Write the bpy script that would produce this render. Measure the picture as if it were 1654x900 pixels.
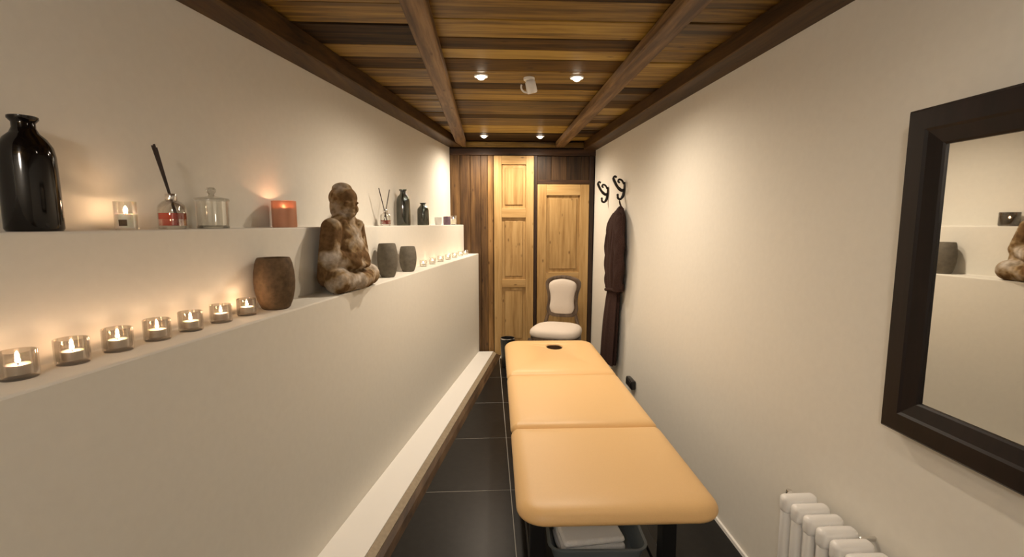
import bpy, bmesh, math, random
from mathutils import Vector, Matrix, Euler
random.seed(7)
for o in list(bpy.data.objects): bpy.data.objects.remove(o)
S = bpy.context.scene
COL = S.collection
PI = math.pi

# ------------------------------------------------------------------ camera, world, exposure
F_PX, PITCH, YAW, EYE = 764.0, math.radians(6.7185), math.radians(2.902), 1.5
cd = bpy.data.cameras.new('camera')
cam = bpy.data.objects.new('camera', cd); COL.objects.link(cam)
cd.sensor_fit = 'HORIZONTAL'; cd.sensor_width = 36.0
cd.lens = 36.0 * F_PX / 1654.0
cd.clip_start = 0.02
cam.location = (0, 0, EYE)
cam.rotation_euler = (PI / 2 - PITCH, 0, -YAW)
S.camera = cam
W = bpy.data.worlds.new('world'); S.world = W; W.use_nodes = True
W.node_tree.nodes['Background'].inputs[0].default_value = (0.9, 0.8, 0.7, 1)
W.node_tree.nodes['Background'].inputs[1].default_value = 0.02
S.view_settings.view_transform = 'Standard'; S.view_settings.look = 'None'
S.view_settings.gamma = 1.0; S.view_settings.use_curve_mapping = False
S.view_settings.exposure = 0.3
DOWNLIGHT_W = 44.0
DOWNLIGHT_COL = (1.0, 0.84, 0.66)
FLAME = 140.0          # radiance of a tealight flame

# ------------------------------------------------------------------ materials
def new_mat(name):
    m = bpy.data.materials.new(name); m.use_nodes = True
    nt = m.node_tree; b = nt.nodes['Principled BSDF']
    return m, nt, b
def plain(name, col, rough=0.5, metal=0.0, bump=0.0, bscale=60.0, var=0.0, spec=0.5, coat=0.0):
    m, nt, b = new_mat(name)
    b.inputs['Base Color'].default_value = (*col, 1)
    b.inputs['Roughness'].default_value = rough
    b.inputs['Metallic'].default_value = metal
    b.inputs['Specular IOR Level'].default_value = spec
    b.inputs['Coat Weight'].default_value = coat
    if bump or var:
        tc = nt.nodes.new('ShaderNodeTexCoord')
        n = nt.nodes.new('ShaderNodeTexNoise'); n.inputs['Scale'].default_value = bscale
        n.inputs['Detail'].default_value = 6
        nt.links.new(tc.outputs['Object'], n.inputs['Vector'])
        if bump:
            bp = nt.nodes.new('ShaderNodeBump'); bp.inputs['Strength'].default_value = bump
            bp.inputs['Distance'].default_value = 0.004
            nt.links.new(n.outputs['Fac'], bp.inputs['Height']); nt.links.new(bp.outputs['Normal'], b.inputs['Normal'])
        if var:
            r = nt.nodes.new('ShaderNodeValToRGB')
            r.color_ramp.elements[0].position = 0.3; r.color_ramp.elements[1].position = 0.7
            r.color_ramp.elements[0].color = (*[c * (1 - var) for c in col], 1)
            r.color_ramp.elements[1].color = (*[min(1, c * (1 + var)) for c in col], 1)
            nt.links.new(n.outputs['Fac'], r.inputs['Fac']); nt.links.new(r.outputs['Color'], b.inputs['Base Color'])
    return m
def wood(name, ramp, scale=(1, 1, 1), rough=0.55, rnd=0.0, knots=True, bump=0.25, spec=0.35):
    """grain runs along the axis with the small scale; rnd = how far each object's own tone moves along the ramp"""
    m, nt, b = new_mat(name); L = nt.links.new; N = nt.nodes.new
    tc = N('ShaderNodeTexCoord'); oi = N('ShaderNodeObjectInfo')
    off = N('ShaderNodeVectorMath'); off.operation = 'SCALE'; off.inputs[0].default_value = (37, 19, 53)
    L(oi.outputs['Random'], off.inputs['Scale'])
    add = N('ShaderNodeVectorMath'); add.operation = 'ADD'
    L(tc.outputs['Object'], add.inputs[0]); L(off.outputs[0], add.inputs[1])
    mp = N('ShaderNodeMapping'); mp.inputs['Scale'].default_value = scale; L(add.outputs[0], mp.inputs['Vector'])
    n1 = N('ShaderNodeTexNoise'); n1.inputs['Scale'].default_value = 5; n1.inputs['Detail'].default_value = 10
    n1.inputs['Roughness'].default_value = 0.62; n1.inputs['Distortion'].default_value = 0.35; L(mp.outputs[0], n1.inputs['Vector'])
    n2 = N('ShaderNodeTexNoise'); n2.inputs['Scale'].default_value = 2.2; n2.inputs['Detail'].default_value = 3; L(mp.outputs[0], n2.inputs['Vector'])
    mx = N('ShaderNodeMath'); mx.operation = 'MULTIPLY_ADD'; mx.inputs[1].default_value = 0.85; L(n1.outputs['Fac'], mx.inputs[0])
    m2 = N('ShaderNodeMath'); m2.operation = 'MULTIPLY'; m2.inputs[1].default_value = 0.6; L(n2.outputs['Fac'], m2.inputs[0]); L(m2.outputs[0], mx.inputs[2])
    sh = N('ShaderNodeMath'); sh.operation = 'MULTIPLY_ADD'; sh.inputs[1].default_value = rnd; sh.inputs[2].default_value = -rnd / 2 - 0.225
    L(oi.outputs['Random'], sh.inputs[0])
    sm = N('ShaderNodeMath'); sm.operation = 'ADD'; L(mx.outputs[0], sm.inputs[0]); L(sh.outputs[0], sm.inputs[1])
    r = N('ShaderNodeValToRGB'); L(sm.outputs[0], r.inputs['Fac'])
    els = r.color_ramp.elements
    while len(els) < len(ramp): els.new(0.5)
    for e, (p, c) in zip(els, ramp): e.position = p; e.color = (*c, 1)
    colout = r.outputs['Color']
    if knots:
        v = N('ShaderNodeTexVoronoi'); v.inputs['Scale'].default_value = 2.3
        mk = N('ShaderNodeMapping'); sc = [max(s, 0.45 * max(scale)) if s < max(scale) else s for s in scale]
        mk.inputs['Scale'].default_value = [s * 0.9 for s in sc]; L(add.outputs[0], mk.inputs['Vector']); L(mk.outputs[0], v.inputs['Vector'])
        kr = N('ShaderNodeValToRGB'); kr.color_ramp.elements[0].position = 0.03; kr.color_ramp.elements[1].position = 0.16
        kr.color_ramp.elements[0].color = (0.35, 0.3, 0.28, 1); kr.color_ramp.elements[1].color = (1, 1, 1, 1)
        L(v.outputs['Distance'], kr.inputs['Fac'])
        mm = N('ShaderNodeMix'); mm.data_type = 'RGBA'; mm.blend_type = 'MULTIPLY'; mm.inputs['Factor'].default_value = 1
        L(colout, mm.inputs['A']); L(kr.outputs['Color'], mm.inputs['B']); colout = mm.outputs['Result']
    L(colout, b.inputs['Base Color'])
    b.inputs['Roughness'].default_value = rough; b.inputs['Specular IOR Level'].default_value = spec
    bp = N('ShaderNodeBump'); bp.inputs['Strength'].default_value = bump; bp.inputs['Distance'].default_value = 0.003
    L(n1.outputs['Fac'], bp.inputs['Height']); L(bp.outputs['Normal'], b.inputs['Normal'])
    return m
def thin_glass(name, tint, refl=0.12, rough=0.03, gcol=(1, 1, 1)):
    m = bpy.data.materials.new(name); m.use_nodes = True; nt = m.node_tree; nt.nodes.clear()
    out = nt.nodes.new('ShaderNodeOutputMaterial'); mx = nt.nodes.new('ShaderNodeMixShader')
    t = nt.nodes.new('ShaderNodeBsdfTransparent'); t.inputs[0].default_value = (*tint, 1)
    g = nt.nodes.new('ShaderNodeBsdfGlossy'); g.inputs['Roughness'].default_value = rough; g.inputs['Color'].default_value = (*gcol, 1)
    fr = nt.nodes.new('ShaderNodeLayerWeight'); fr.inputs['Blend'].default_value = 0.35
    ma = nt.nodes.new('ShaderNodeMath'); ma.operation = 'MULTIPLY_ADD'; ma.inputs[1].default_value = 0.5; ma.inputs[2].default_value = refl * 0.4
    nt.links.new(fr.outputs['Fresnel'], ma.inputs[0]); nt.links.new(ma.outputs[0], mx.inputs[0])
    nt.links.new(t.outputs[0], mx.inputs[1]); nt.links.new(g.outputs[0], mx.inputs[2]); nt.links.new(mx.outputs[0], out.inputs[0])
    return m
def emit(name, col, strength):
    m = bpy.data.materials.new(name); m.use_nodes = True; nt = m.node_tree; nt.nodes.clear()
    out = nt.nodes.new('ShaderNodeOutputMaterial'); e = nt.nodes.new('ShaderNodeEmission')
    e.inputs[0].default_value = (*col, 1); e.inputs[1].default_value = strength
    nt.links.new(e.outputs[0], out.inputs[0]); return m
def wax(name, col, glow=0.4):
    m, nt, b = new_mat(name)
    b.inputs['Base Color'].default_value = (*col, 1); b.inputs['Roughness'].default_value = 0.45
    b.inputs['Subsurface Weight'].default_value = glow; b.inputs['Subsurface Radius'].default_value = (0.02, 0.01, 0.005)
    return m

M = {}
M['plaster'] = plain('plaster', (0.735, 0.708, 0.640), 0.75, bump=0.12, bscale=35, var=0.015, spec=0.25)
M['kerb_white'] = plain('kerb_white', (0.86, 0.84, 0.80), 0.5, bump=0.05, bscale=40, spec=0.4)
M['tile'] = plain('tile', (0.0085, 0.0078, 0.0075), 0.34, bump=0.10, bscale=25, var=0.3, spec=0.22)
M['grout'] = plain('grout', (0.42, 0.40, 0.36), 0.9, bump=0.2)
DARK = [(0.32, (0.0133, 0.0059, 0.0013)), (0.50, (0.0519, 0.0243, 0.0046)), (0.68, (0.1260, 0.0644, 0.0119))]
MID = [(0.32, (0.0370, 0.0185, 0.0034)), (0.50, (0.1408, 0.0753, 0.0126)), (0.68, (0.2816, 0.1675, 0.0318))]
HONEY = [(0.32, (0.1037, 0.0544, 0.0086)), (0.50, (0.2816, 0.1633, 0.0265)), (0.68, (0.4446, 0.2930, 0.0597))]
GX = (0.45, 6.5, 6.5); GY = (6.5, 0.45, 6.5); GZ = (6.5, 6.5, 0.45)
M['plank_dark'] = wood('plank_dark', DARK, GX, 0.6, 0.25, spec=0.15)
M['plank_mid'] = wood('plank_mid', MID, GX, 0.5, 0.25)
M['plank_honey'] = wood('plank_honey', HONEY, GX, 0.5, 0.2)
M['beam'] = wood('beam', [(0.32, (0.0616, 0.0299, 0.0106)), (0.5, (0.1672, 0.0915, 0.0352)), (0.68, (0.2904, 0.1760, 0.0748))], GY, 0.55)
M['beam_dark'] = wood('beam_dark', [(0.30, (0.0222, 0.0097, 0.0027)), (0.5, (0.0630, 0.0300, 0.0080)), (0.72, (0.1111, 0.0582, 0.0146))], GY, 0.5)
M['trim_dark'] = wood('trim_dark', [(0.30, (0.018, 0.008, 0.004)), (0.5, (0.050, 0.022, 0.009)), (0.72, (0.095, 0.045, 0.018))], GX, 0.5)
M['board_dark'] = wood('board_dark', [(0.30, (0.028, 0.013, 0.004)), (0.5, (0.085, 0.042, 0.014)), (0.72, (0.17, 0.092, 0.032))], GZ, 0.5, 0.25)
M['board_honey'] = wood('board_honey', [(0.30, (0.13, 0.065, 0.02)), (0.5, (0.27, 0.145, 0.047)), (0.72, (0.40, 0.23, 0.085))], GZ, 0.5, 0.1)
M['header_board'] = wood('header_board', [(0.30, (0.014, 0.007, 0.003)), (0.5, (0.042, 0.021, 0.008)), (0.72, (0.075, 0.039, 0.015))], GZ, 0.5, 0.2)
M['post_dark'] = wood('post_dark', [(0.30, (0.010, 0.005, 0.003)), (0.5, (0.028, 0.013, 0.007)), (0.72, (0.05, 0.024, 0.012))], GZ, 0.5)
PINE = [(0.25, (0.29, 0.165, 0.055)), (0.5, (0.44, 0.275, 0.108)), (0.75, (0.54, 0.36, 0.16))]
M['pine'] = wood('pine', PINE, GZ, 0.5, 0.08)
M['pine_rail'] = wood('pine_rail', PINE, GX, 0.5, 0.08)
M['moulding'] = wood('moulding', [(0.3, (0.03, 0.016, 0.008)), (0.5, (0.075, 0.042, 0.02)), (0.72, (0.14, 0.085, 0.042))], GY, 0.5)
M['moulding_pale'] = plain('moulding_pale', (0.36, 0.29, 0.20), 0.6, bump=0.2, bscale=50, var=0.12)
M['vinyl'] = plain('vinyl', (0.80, 0.52, 0.235), 0.42, bump=0.06, bscale=260, var=0.02, spec=0.45)
M['hole_shade'] = plain('hole_shade', (0.075, 0.036, 0.015), 0.8, bump=0.1)  # dark tone stands for the shade inside the face hole
M['black_metal'] = plain('black_metal', (0.010, 0.010, 0.011), 0.45, bump=0.02, spec=0.4)
M['black_plastic'] = plain('black_plastic', (0.014, 0.013, 0.013), 0.35, bump=0.02, spec=0.5)
M['grey_plastic'] = plain('grey_plastic', (0.16, 0.19, 0.21), 0.4, bump=0.03, spec=0.5)
M['towel'] = plain('towel', (0.80, 0.80, 0.80), 0.95, bump=0.6, bscale=220, spec=0.1)
M['robe'] = plain('robe', (0.045, 0.025, 0.021), 0.95, bump=0.7, bscale=130, var=0.25, spec=0.1)
M['iron'] = plain('iron', (0.012, 0.009, 0.008), 0.4, metal=0.4, bump=0.05)
M['frame_dark'] = wood('frame_dark', [(0.3, (0.004, 0.002, 0.0016)), (0.5, (0.009, 0.0042, 0.0034)), (0.72, (0.015, 0.007, 0.006))], GZ, 0.45, knots=False, bump=0.1)
M['mirror'] = plain('mirror', (0.80, 0.79, 0.75), 0.015, metal=1.0)
M['radiator'] = plain('radiator', (0.90, 0.89, 0.87), 0.3, bump=0.02, spec=0.5)
M['chrome'] = plain('chrome', (0.75, 0.73, 0.70), 0.2, metal=1.0)
M['chair_wood'] = wood('chair_wood', [(0.3, (0.05, 0.032, 0.02)), (0.5, (0.105, 0.07, 0.045)), (0.72, (0.17, 0.115, 0.075))], GZ, 0.5, knots=False)
M['linen'] = plain('linen', (0.68, 0.60, 0.52), 0.9, bump=0.4, bscale=300, var=0.03, spec=0.1)
M['black_glass'] = plain('black_glass', (0.004, 0.0028, 0.0025), 0.10, spec=0.5)
M['olive_glass'] = thin_glass('olive_glass', (0.30, 0.31, 0.22), 0.2, 0.05)
M['clear_glass'] = thin_glass('clear_glass', (0.965, 0.965, 0.95), 0.10, 0.03)
M['thick_glass'] = thin_glass('thick_glass', (0.86, 0.86, 0.84), 0.12, 0.04)
M['cup_glass'] = thin_glass('cup_glass', (0.82, 0.80, 0.77), 0.18, 0.04)
M['smoky_glass'] = thin_glass('smoky_glass', (0.45, 0.42, 0.38), 0.2, 0.06)
M['orange_glass'] = plain('orange_glass', (0.80, 0.40, 0.24), 0.35, spec=0.5)
_b = M['orange_glass'].node_tree.nodes['Principled BSDF']; _b.inputs['Transmission Weight'].default_value = 0.4
M['red_liquid'] = plain('red_liquid', (0.27, 0.022, 0.010), 0.08, spec=0.5)
M['reed'] = plain('reed', (0.020, 0.012, 0.010), 0.7)
M['wax'] = wax('wax', (0.92, 0.87, 0.78))
M['wax_orange'] = wax('wax_orange', (0.85, 0.45, 0.22))
M['aluminium'] = plain('aluminium', (0.80, 0.78, 0.75), 0.35, metal=1.0)
M['wick'] = plain('wick', (0.02, 0.015, 0.012), 0.9)
def flame_mat(k): return emit('flame', (1.0, 0.62, 0.36), FLAME * k)
M['label_dark'] = plain('label_dark', (0.10, 0.06, 0.03), 0.7, var=0.3, bscale=90)
M['vase_brown'] = plain('vase_brown', (0.115, 0.073, 0.038), 0.75, bump=0.5, bscale=45, var=0.35, spec=0.25)
M['vase_grey'] = plain('vase_grey', (0.135, 0.118, 0.092), 0.75, bump=0.5, bscale=45, var=0.15, spec=0.25)
M['purple_wax'] = plain('purple_wax', (0.14, 0.09, 0.13), 0.6, var=0.2, bscale=70)
M['white_ceramic'] = plain('white_ceramic', (0.82, 0.81, 0.79), 0.35)
M['lamp_white'] = plain('lamp_white', (0.80, 0.78, 0.74), 0.4)
M['globe'] = emit('globe', (1.0, 0.90, 0.80), 62.0)
M['lens'] = emit('lens', (1.0, 0.86, 0.66), 22.0)
# weathered statue stone: pale crust over brown core, worn in patches of its own shape
m, nt, b = new_mat('statue_stone'); L = nt.links.new; N = nt.nodes.new
tc = N('ShaderNodeTexCoord'); n1 = N('ShaderNodeTexNoise'); n1.inputs['Scale'].default_value = 9.0; n1.inputs['Detail'].default_value = 3; n1.inputs['Distortion'].default_value = 0.2
n2 = N('ShaderNodeTexNoise'); n2.inputs['Scale'].default_value = 38; n2.inputs['Detail'].default_value = 5
L(tc.outputs['Object'], n1.inputs['Vector']); L(tc.outputs['Object'], n2.inputs['Vector'])
r = N('ShaderNodeValToRGB'); L(n1.outputs['Fac'], r.inputs['Fac'])
for e, (p, c) in zip([r.color_ramp.elements[0], r.color_ramp.elements[1], r.color_ramp.elements.new(0.5)], [(0.47, (0.16, 0.092, 0.040)), (0.545, (0.45, 0.36, 0.21)), (0.505, (0.28, 0.19, 0.095))]):
    e.position = p; e.color = (*c, 1)
r2 = N('ShaderNodeValToRGB'); r2.color_ramp.elements[0].color = (0.62, 0.6, 0.56, 1); r2.color_ramp.elements[1].color = (1, 1, 1, 1)
r2.color_ramp.elements[0].position = 0.35; r2.color_ramp.elements[1].position = 0.6; L(n2.outputs['Fac'], r2.inputs['Fac'])
mm = N('ShaderNodeMix'); mm.data_type = 'RGBA'; mm.blend_type = 'MULTIPLY'; mm.inputs['Factor'].default_value = 1
L(r.outputs['Color'], mm.inputs['A']); L(r2.outputs['Color'], mm.inputs['B']); L(mm.outputs['Result'], b.inputs['Base Color'])
b.inputs['Roughness'].default_value = 0.9; b.inputs['Specular IOR Level'].default_value = 0.15
bp = N('ShaderNodeBump'); bp.inputs['Strength'].default_value = 0.3; bp.inputs['Distance'].default_value = 0.005
L(n2.outputs['Fac'], bp.inputs['Height']); L(bp.outputs['Normal'], b.inputs['Normal']); M['stone'] = m

# ------------------------------------------------------------------ mesh helpers
def obj(name, bm, mat, parent=None, smooth=False, loc=None, rot=None):
    me = bpy.data.meshes.new(name)
    bmesh.ops.recalc_face_normals(bm, faces=bm.faces[:])
    bm.to_mesh(me); bm.free()
    me.materials.append(M[mat] if isinstance(mat, str) else mat)
    if smooth:
        for p in me.polygons: p.use_smooth = True
        try: me.set_sharp_from_angle(angle=math.radians(42))
        except Exception: pass
    o = bpy.data.objects.new(name, me); COL.objects.link(o)
    if loc is not None: o.location = loc
    if rot is not None: o.rotation_euler = rot
    if parent is not None: o.parent = parent
    return o
def empty(name, loc=(0, 0, 0), rz=0.0):
    o = bpy.data.objects.new(name, None); COL.objects.link(o)
    o.location = loc; o.rotation_euler = (0, 0, rz); o.empty_display_size = 0.05
    return o
def tag(o, label, cat, group=None):
    o['label'] = label; o['category'] = cat
    if group: o['group'] = group
    return o
def struct(o, label=None):
    o['kind'] = 'structure'
    if label: o['label'] = label
    return o
def add_box(bm, x0, x1, y0, y1, z0, z1, bev=0.0, seg=2, mat=None):
    r = bmesh.ops.create_cube(bm, size=1.0)
    vs = r['verts']
    for v in vs:
        v.co = Vector(((x0 + x1) / 2 + v.co.x * (x1 - x0), (y0 + y1) / 2 + v.co.y * (y1 - y0), (z0 + z1) / 2 + v.co.z * (z1 - z0)))
        if mat: v.co = mat @ v.co
    if bev > 0:
        es = list({e for v in vs for e in v.link_edges})
        bmesh.ops.bevel(bm, geom=es, offset=bev, segments=seg, profile=0.5, affect='EDGES')
def box(*a, **k):
    bm = bmesh.new(); add_box(bm, *a, **k); return bm
def add_lathe(bm, prof, seg=32, c=(0, 0), square=0.0):
    """prof: (r, z) list; ends on the axis are closed when r == 0"""
    rings = []
    for r, z in prof:
        if r <= 1e-6: rings.append([bm.verts.new((c[0], c[1], z))])
        else:
            ring = []
            for i in range(seg):
                a = 2 * PI * i / seg; ca, sa = math.cos(a), math.sin(a)
                k = 1.0
                if square: k = 1.0 / (abs(ca) ** square + abs(sa) ** square) ** (1.0 / square)
                ring.append(bm.verts.new((c[0] + r * k * ca, c[1] + r * k * sa, z)))
            rings.append(ring)
    for A, B in zip(rings, rings[1:]):
        for i in range(seg):
            j = (i + 1) % seg
            if len(A) == 1 and len(B) == 1: break
            if len(A) == 1: bm.faces.new((A[0], B[i], B[j]))
            elif len(B) == 1: bm.faces.new((A[i], A[j], B[0]))
            else: bm.faces.new((A[i], A[j], B[j], B[i]))
def lathe(prof, seg=32, **k):
    bm = bmesh.new(); add_lathe(bm, prof, seg, **k); return bm
def add_tube(bm, pts, rad, seg=10, cap=True):
    pts = [Vector(p) for p in pts]; n = len(pts)
    rad = rad if isinstance(rad, (list, tuple)) else [rad] * n
    t0 = (pts[1] - pts[0]).normalized()
    up = Vector((0, 0, 1)) if abs(t0.z) < 0.9 else Vector((1, 0, 0))
    nrm = t0.cross(up).normalized(); rings = []
    for i, p in enumerate(pts):
        t = (pts[min(i + 1, n - 1)] - pts[max(i - 1, 0)]).normalized()
        nrm = (nrm - t * nrm.dot(t)).normalized(); bi = t.cross(nrm)
        rings.append([bm.verts.new(p + (nrm * math.cos(2 * PI * k / seg) + bi * math.sin(2 * PI * k / seg)) * rad[i]) for k in range(seg)])
    for A, B in zip(rings, rings[1:]):
        for i in range(seg):
            j = (i + 1) % seg; bm.faces.new((A[i], A[j], B[j], B[i]))
    if cap: bm.faces.new(rings[0]); bm.faces.new(rings[-1])
def tube(pts, rad, seg=10):
    bm = bmesh.new(); add_tube(bm, pts, rad, seg); return bm
def add_ell(bm, c, r, u=20, v=14, mat=None):
    res = bmesh.ops.create_uvsphere(bm, u_segments=u, v_segments=v, radius=1.0)
    for w in res['verts']:
        w.co = Vector((w.co.x * r[0], w.co.y * r[1], w.co.z * r[2]))
        if mat: w.co = mat @ w.co
        w.co += Vector(c)
def loft(rings, cap=True):
    bm = bmesh.new(); R = [[bm.verts.new(p) for p in ring] for ring in rings]
    n = len(R[0])
    for A, B in zip(R, R[1:]):
        for i in range(n): bm.faces.new((A[i], A[(i + 1) % n], B[(i + 1) % n], B[i]))
    if cap: bm.faces.new(R[0]); bm.faces.new(R[-1])
    return bm
def prism_xy(poly, z0, z1):
    return loft([[(x, y, z0) for x, y in poly], [(x, y, z1) for x, y in poly]])
def smooth_path(pts, n=6):
    P = [Vector(p) for p in pts]; out = []
    for i in range(len(P) - 1):
        a, b2, c, d = P[max(i - 1, 0)], P[i], P[i + 1], P[min(i + 2, len(P) - 1)]
        for k in range(n):
            t = k / n
            out.append(0.5 * ((2 * b2) + (c - a) * t + (2 * a - 5 * b2 + 4 * c - d) * t * t + (3 * b2 - a - 3 * c + d) * t ** 3))
    out.append(P[-1]); return out
def baked(o, mat):
    """replace an object by its mesh with the modifiers worked in"""
    dg = bpy.context.evaluated_depsgraph_get(); dg.update()
    me = bpy.data.meshes.new_from_object(o.evaluated_get(dg))
    o.modifiers.clear(); o.data = me; me.materials.clear(); me.materials.append(M[mat])
    return o
# ------------------------------------------------------------------ the room
YB, YF, ZC = 5.25, -1.6, 2.37          # back wall, wall behind the camera, underside of the planks
SL = 0.195                              # the left wall runs inwards by this much per metre
LD = Vector((SL, 1, 0)).normalized(); LN = Vector((1, -SL, 0)).normalized()
LA = Vector((-0.105, YB, 0))            # foot of the left wall's low face at the back wall
Z1, Z2, W1, W2 = 1.162, 1.479, 0.158, 0.138     # heights and widths of the two ledges
LROT = math.atan2(LD.y, LD.x) - PI / 2
def left_x(y, off): return LA.x + SL * (y - YB) - off * math.sqrt(1 + SL * SL)
def right_x(y, z):
    x0 = 1.15 + 0.006 * (y - 2); x1 = 1.298 - 0.0355 * (y - 2)
    return x0 + (x1 - x0) * (1 - (1 - min(max(z / 2.31, 0), 1)) ** 1.6)

# floor: mortar bed with tiles
fl = struct(obj('floor', box(-1.9, 1.6, YF, YB, -0.10, -0.0015), 'grout'), 'dark square floor tiles with pale grout')
TX = [-1.845, -1.19, -0.535, 0.12, 0.775, 1.43]; TYs = [4.48 - 0.655 * k for k in range(-1, 10)]
bm = box(-0.3253, 0.3253, -0.3253, 0.3253, -0.005, 0.0, bev=0.0012, seg=1)
tile_me = None
for i in range(len(TX) - 1):
    for y in TYs:
        if y > 5.2 or y + 0.655 < YF + 0.3: continue
        xa = (TX[i] + TX[i + 1]) / 2
        if tile_me is None:
            t = obj('tile', bm, 'tile', fl); tile_me = t.data
        else:
            t = bpy.data.objects.new('tile', tile_me); COL.objects.link(t); t.parent = fl
        t.location = (xa, y + 0.3275 - 0.655, 0)

# left wall: stepped masonry with two ledges
prof = [(0, -0.1), (0, Z1), (-W1, Z1), (-W1, Z2), (-W1 - W2, Z2), (-W1 - W2, 2.5), (-0.62, 2.5), (-0.62, -0.1)]
rings = []
for yy in (YF, YB):
    rings.append([(LA.x + SL * (yy - YB) + o_ * math.sqrt(1 + SL * SL), yy, z) for o_, z in prof])
wl = struct(obj('wall_left', loft(rings), 'plaster'), 'cream plaster wall stepping back in two ledges')
mod = wl.modifiers.new('edge', 'BEVEL'); mod.width = 0.006; mod.segments = 2; mod.limit_method = 'ANGLE'

# right wall: old uneven plaster
bm = bmesh.new(); NY, NZ = 24, 20; g = []
for i in range(NY + 1):
    y = YF + (YB + 0.0 - YF) * i / NY
    g.append([bm.verts.new((right_x(y, 2.5 * k / NZ - 0.02), y, 2.5 * k / NZ - 0.02)) for k in range(NZ + 1)])
gb = [[bm.verts.new((1.75, YF + (YB - YF) * i / NY, 2.5 * k / NZ - 0.02)) for k in (0, NZ)] for i in (0, NY)]
for i in range(NY):
    for k in range(NZ): bm.faces.new((g[i][k], g[i + 1][k], g[i + 1][k + 1], g[i][k + 1]))
bm.faces.new((gb[0][0], gb[0][1], gb[1][1], gb[1][0]))
bm.faces.new([gb[0][0]] + g[0] + [gb[0][1]]); bm.faces.new([gb[1][0]] + g[NY] + [gb[1][1]])
bm.faces.new([g[i][0] for i in range(NY + 1)] + [gb[1][0], gb[0][0]]); bm.faces.new([g[i][NZ] for i in range(NY + 1)] + [gb[1][1], gb[0][1]])
struct(obj('wall_right', bm, 'plaster', smooth=True), 'plain cream plaster wall with mirror and hooks')
bm = bmesh.new()                                         # thin white bead at its foot
rings = []
for i in range(NY + 1):
    y = YF + 0.01 + (YB - 0.06 - YF) * i / NY; x = right_x(y, 0.01)
    rings.append([(x - 0.010, y, 0.0), (x - 0.008, y, 0.016), (x + 0.012, y, 0.018), (x + 0.012, y, 0.0)])
struct(obj('baseboard_right', loft(rings), 'kerb_white'), 'thin white bead along the foot of the wall')
struct(obj('wall_front', box(-2.3, 1.75, YF - 0.1, YF, -0.1, 2.5), 'plaster'))

# kerb along the foot of the left wall
def kx(y): return -0.545 + (0.069 + 0.545) / (5.301 - 1.926) * (y - 1.926)
ya, yb = YF + 0.02, YB - 0.035
kz = 0.058
kb = struct(obj('trim_1', loft([[(left_x(y, -0.001), y, 0), (left_x(y, -0.001), y, kz), (kx(y), y, kz), (kx(y), y, 0)] for y in (ya, yb)]), 'kerb_white'),
            'low white kerb along the foot of the left wall')
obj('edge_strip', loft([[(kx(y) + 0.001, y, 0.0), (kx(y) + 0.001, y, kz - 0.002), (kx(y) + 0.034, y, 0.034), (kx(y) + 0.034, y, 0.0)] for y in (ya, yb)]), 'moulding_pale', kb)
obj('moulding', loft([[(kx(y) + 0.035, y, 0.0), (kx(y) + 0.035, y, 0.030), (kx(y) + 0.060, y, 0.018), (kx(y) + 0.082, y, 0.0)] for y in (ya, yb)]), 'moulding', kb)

# ceiling: planks in three bays between beams
cl = struct(obj('ceiling', box(-2.3, 1.75, YF - 0.05, YB + 0.1, ZC + 0.035, ZC + 0.13), 'plank_dark'), 'old brown plank ceiling with beams')
def ypix(p): return 0.872 * 764 / (360 - p) * 0.995
BL, BR = (-0.325, -0.225), (0.735, 0.832)
def upper_left_x(y): return left_x(y, W1 + W2)
def plank(xa, xb, y0, y1, mat, slant=None):
    dz = random.uniform(0.0, 0.007)
    ym = (y0 + y1) / 2
    xs0 = xa if not callable(xa) else xa(ym)
    xs1 = xb if not callable(xb) else xb(ym)
    o = obj('plank', box(-(xs1 - xs0) / 2, (xs1 - xs0) / 2, -(y1 - y0) / 2 + 0.002, (y1 - y0) / 2 - 0.002, 0, 0.022, bev=0.003, seg=1), mat, cl)
    o.location = ((xs0 + xs1) / 2, ym, ZC + dz)
mid = [(0, 25, 'd'), (25, 54, 'm'), (54, 80, 'h'), (80, 97, 'd'), (97, 111, 'h'), (111, 128, 'd'), (128, 146, 'm'), (146, 156, 'd'), (156, 172, 'h'), (172, 184, 'm'),
       (184, 193, 'm'), (193, 199, 'd'), (199, 210, 'm'), (210, 221, 'h'), (221, 230, 'd')]
KEY = {'d': 'plank_dark', 'm': 'plank_mid', 'h': 'plank_honey'}
mb = [(ypix(a), ypix(b_), KEY[k]) for a, b_, k in mid]
mb[-1] = (mb[-1][0], YB - 0.01, mb[-1][2])
y = mb[0][0]
while y > YF + 0.05:
    w = random.choice((0.18, 0.22, 0.26)); mb.insert(0, (max(y - w, YF), y, random.choice(list(KEY.values())))); y -= w
for a, b_, k in mb: plank((BL[0] + BL[1]) / 2 + 0.002, (BR[0] + BR[1]) / 2 - 0.002, a, b_, k)
for side in (0, 1):
    y = YF; last = None
    while y < YB - 0.02:
        w = random.choice((0.14, 0.18, 0.2, 0.24)); y1 = min(y + w, YB - 0.01)
        if YB - y1 < 0.06: y1 = YB - 0.01
        k = random.choice([q for q in ('plank_dark', 'plank_mid', 'plank_mid', 'plank_honey') if q != last]); last = k
        if side == 0: plank(upper_left_x, (BL[0] + BL[1]) / 2 - 0.002, y, y1, k)
        else: plank((BR[0] + BR[1]) / 2 + 0.002, lambda yy: right_x(yy, 2.4), y, y1, k)
        y = y1
for xa, xb in (BL, BR):
    o = obj('beam', box(-(xb - xa) / 2, (xb - xa) / 2, YF + 0.01, YB - 0.04, -0.06, -0.001, bev=0.008, seg=2), 'beam', cl); o.location = ((xa + xb) / 2, 0, ZC)
zb = 2.285
def zl_(y): return 2.268 + 0.0105 * (y - 1.8)
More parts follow.
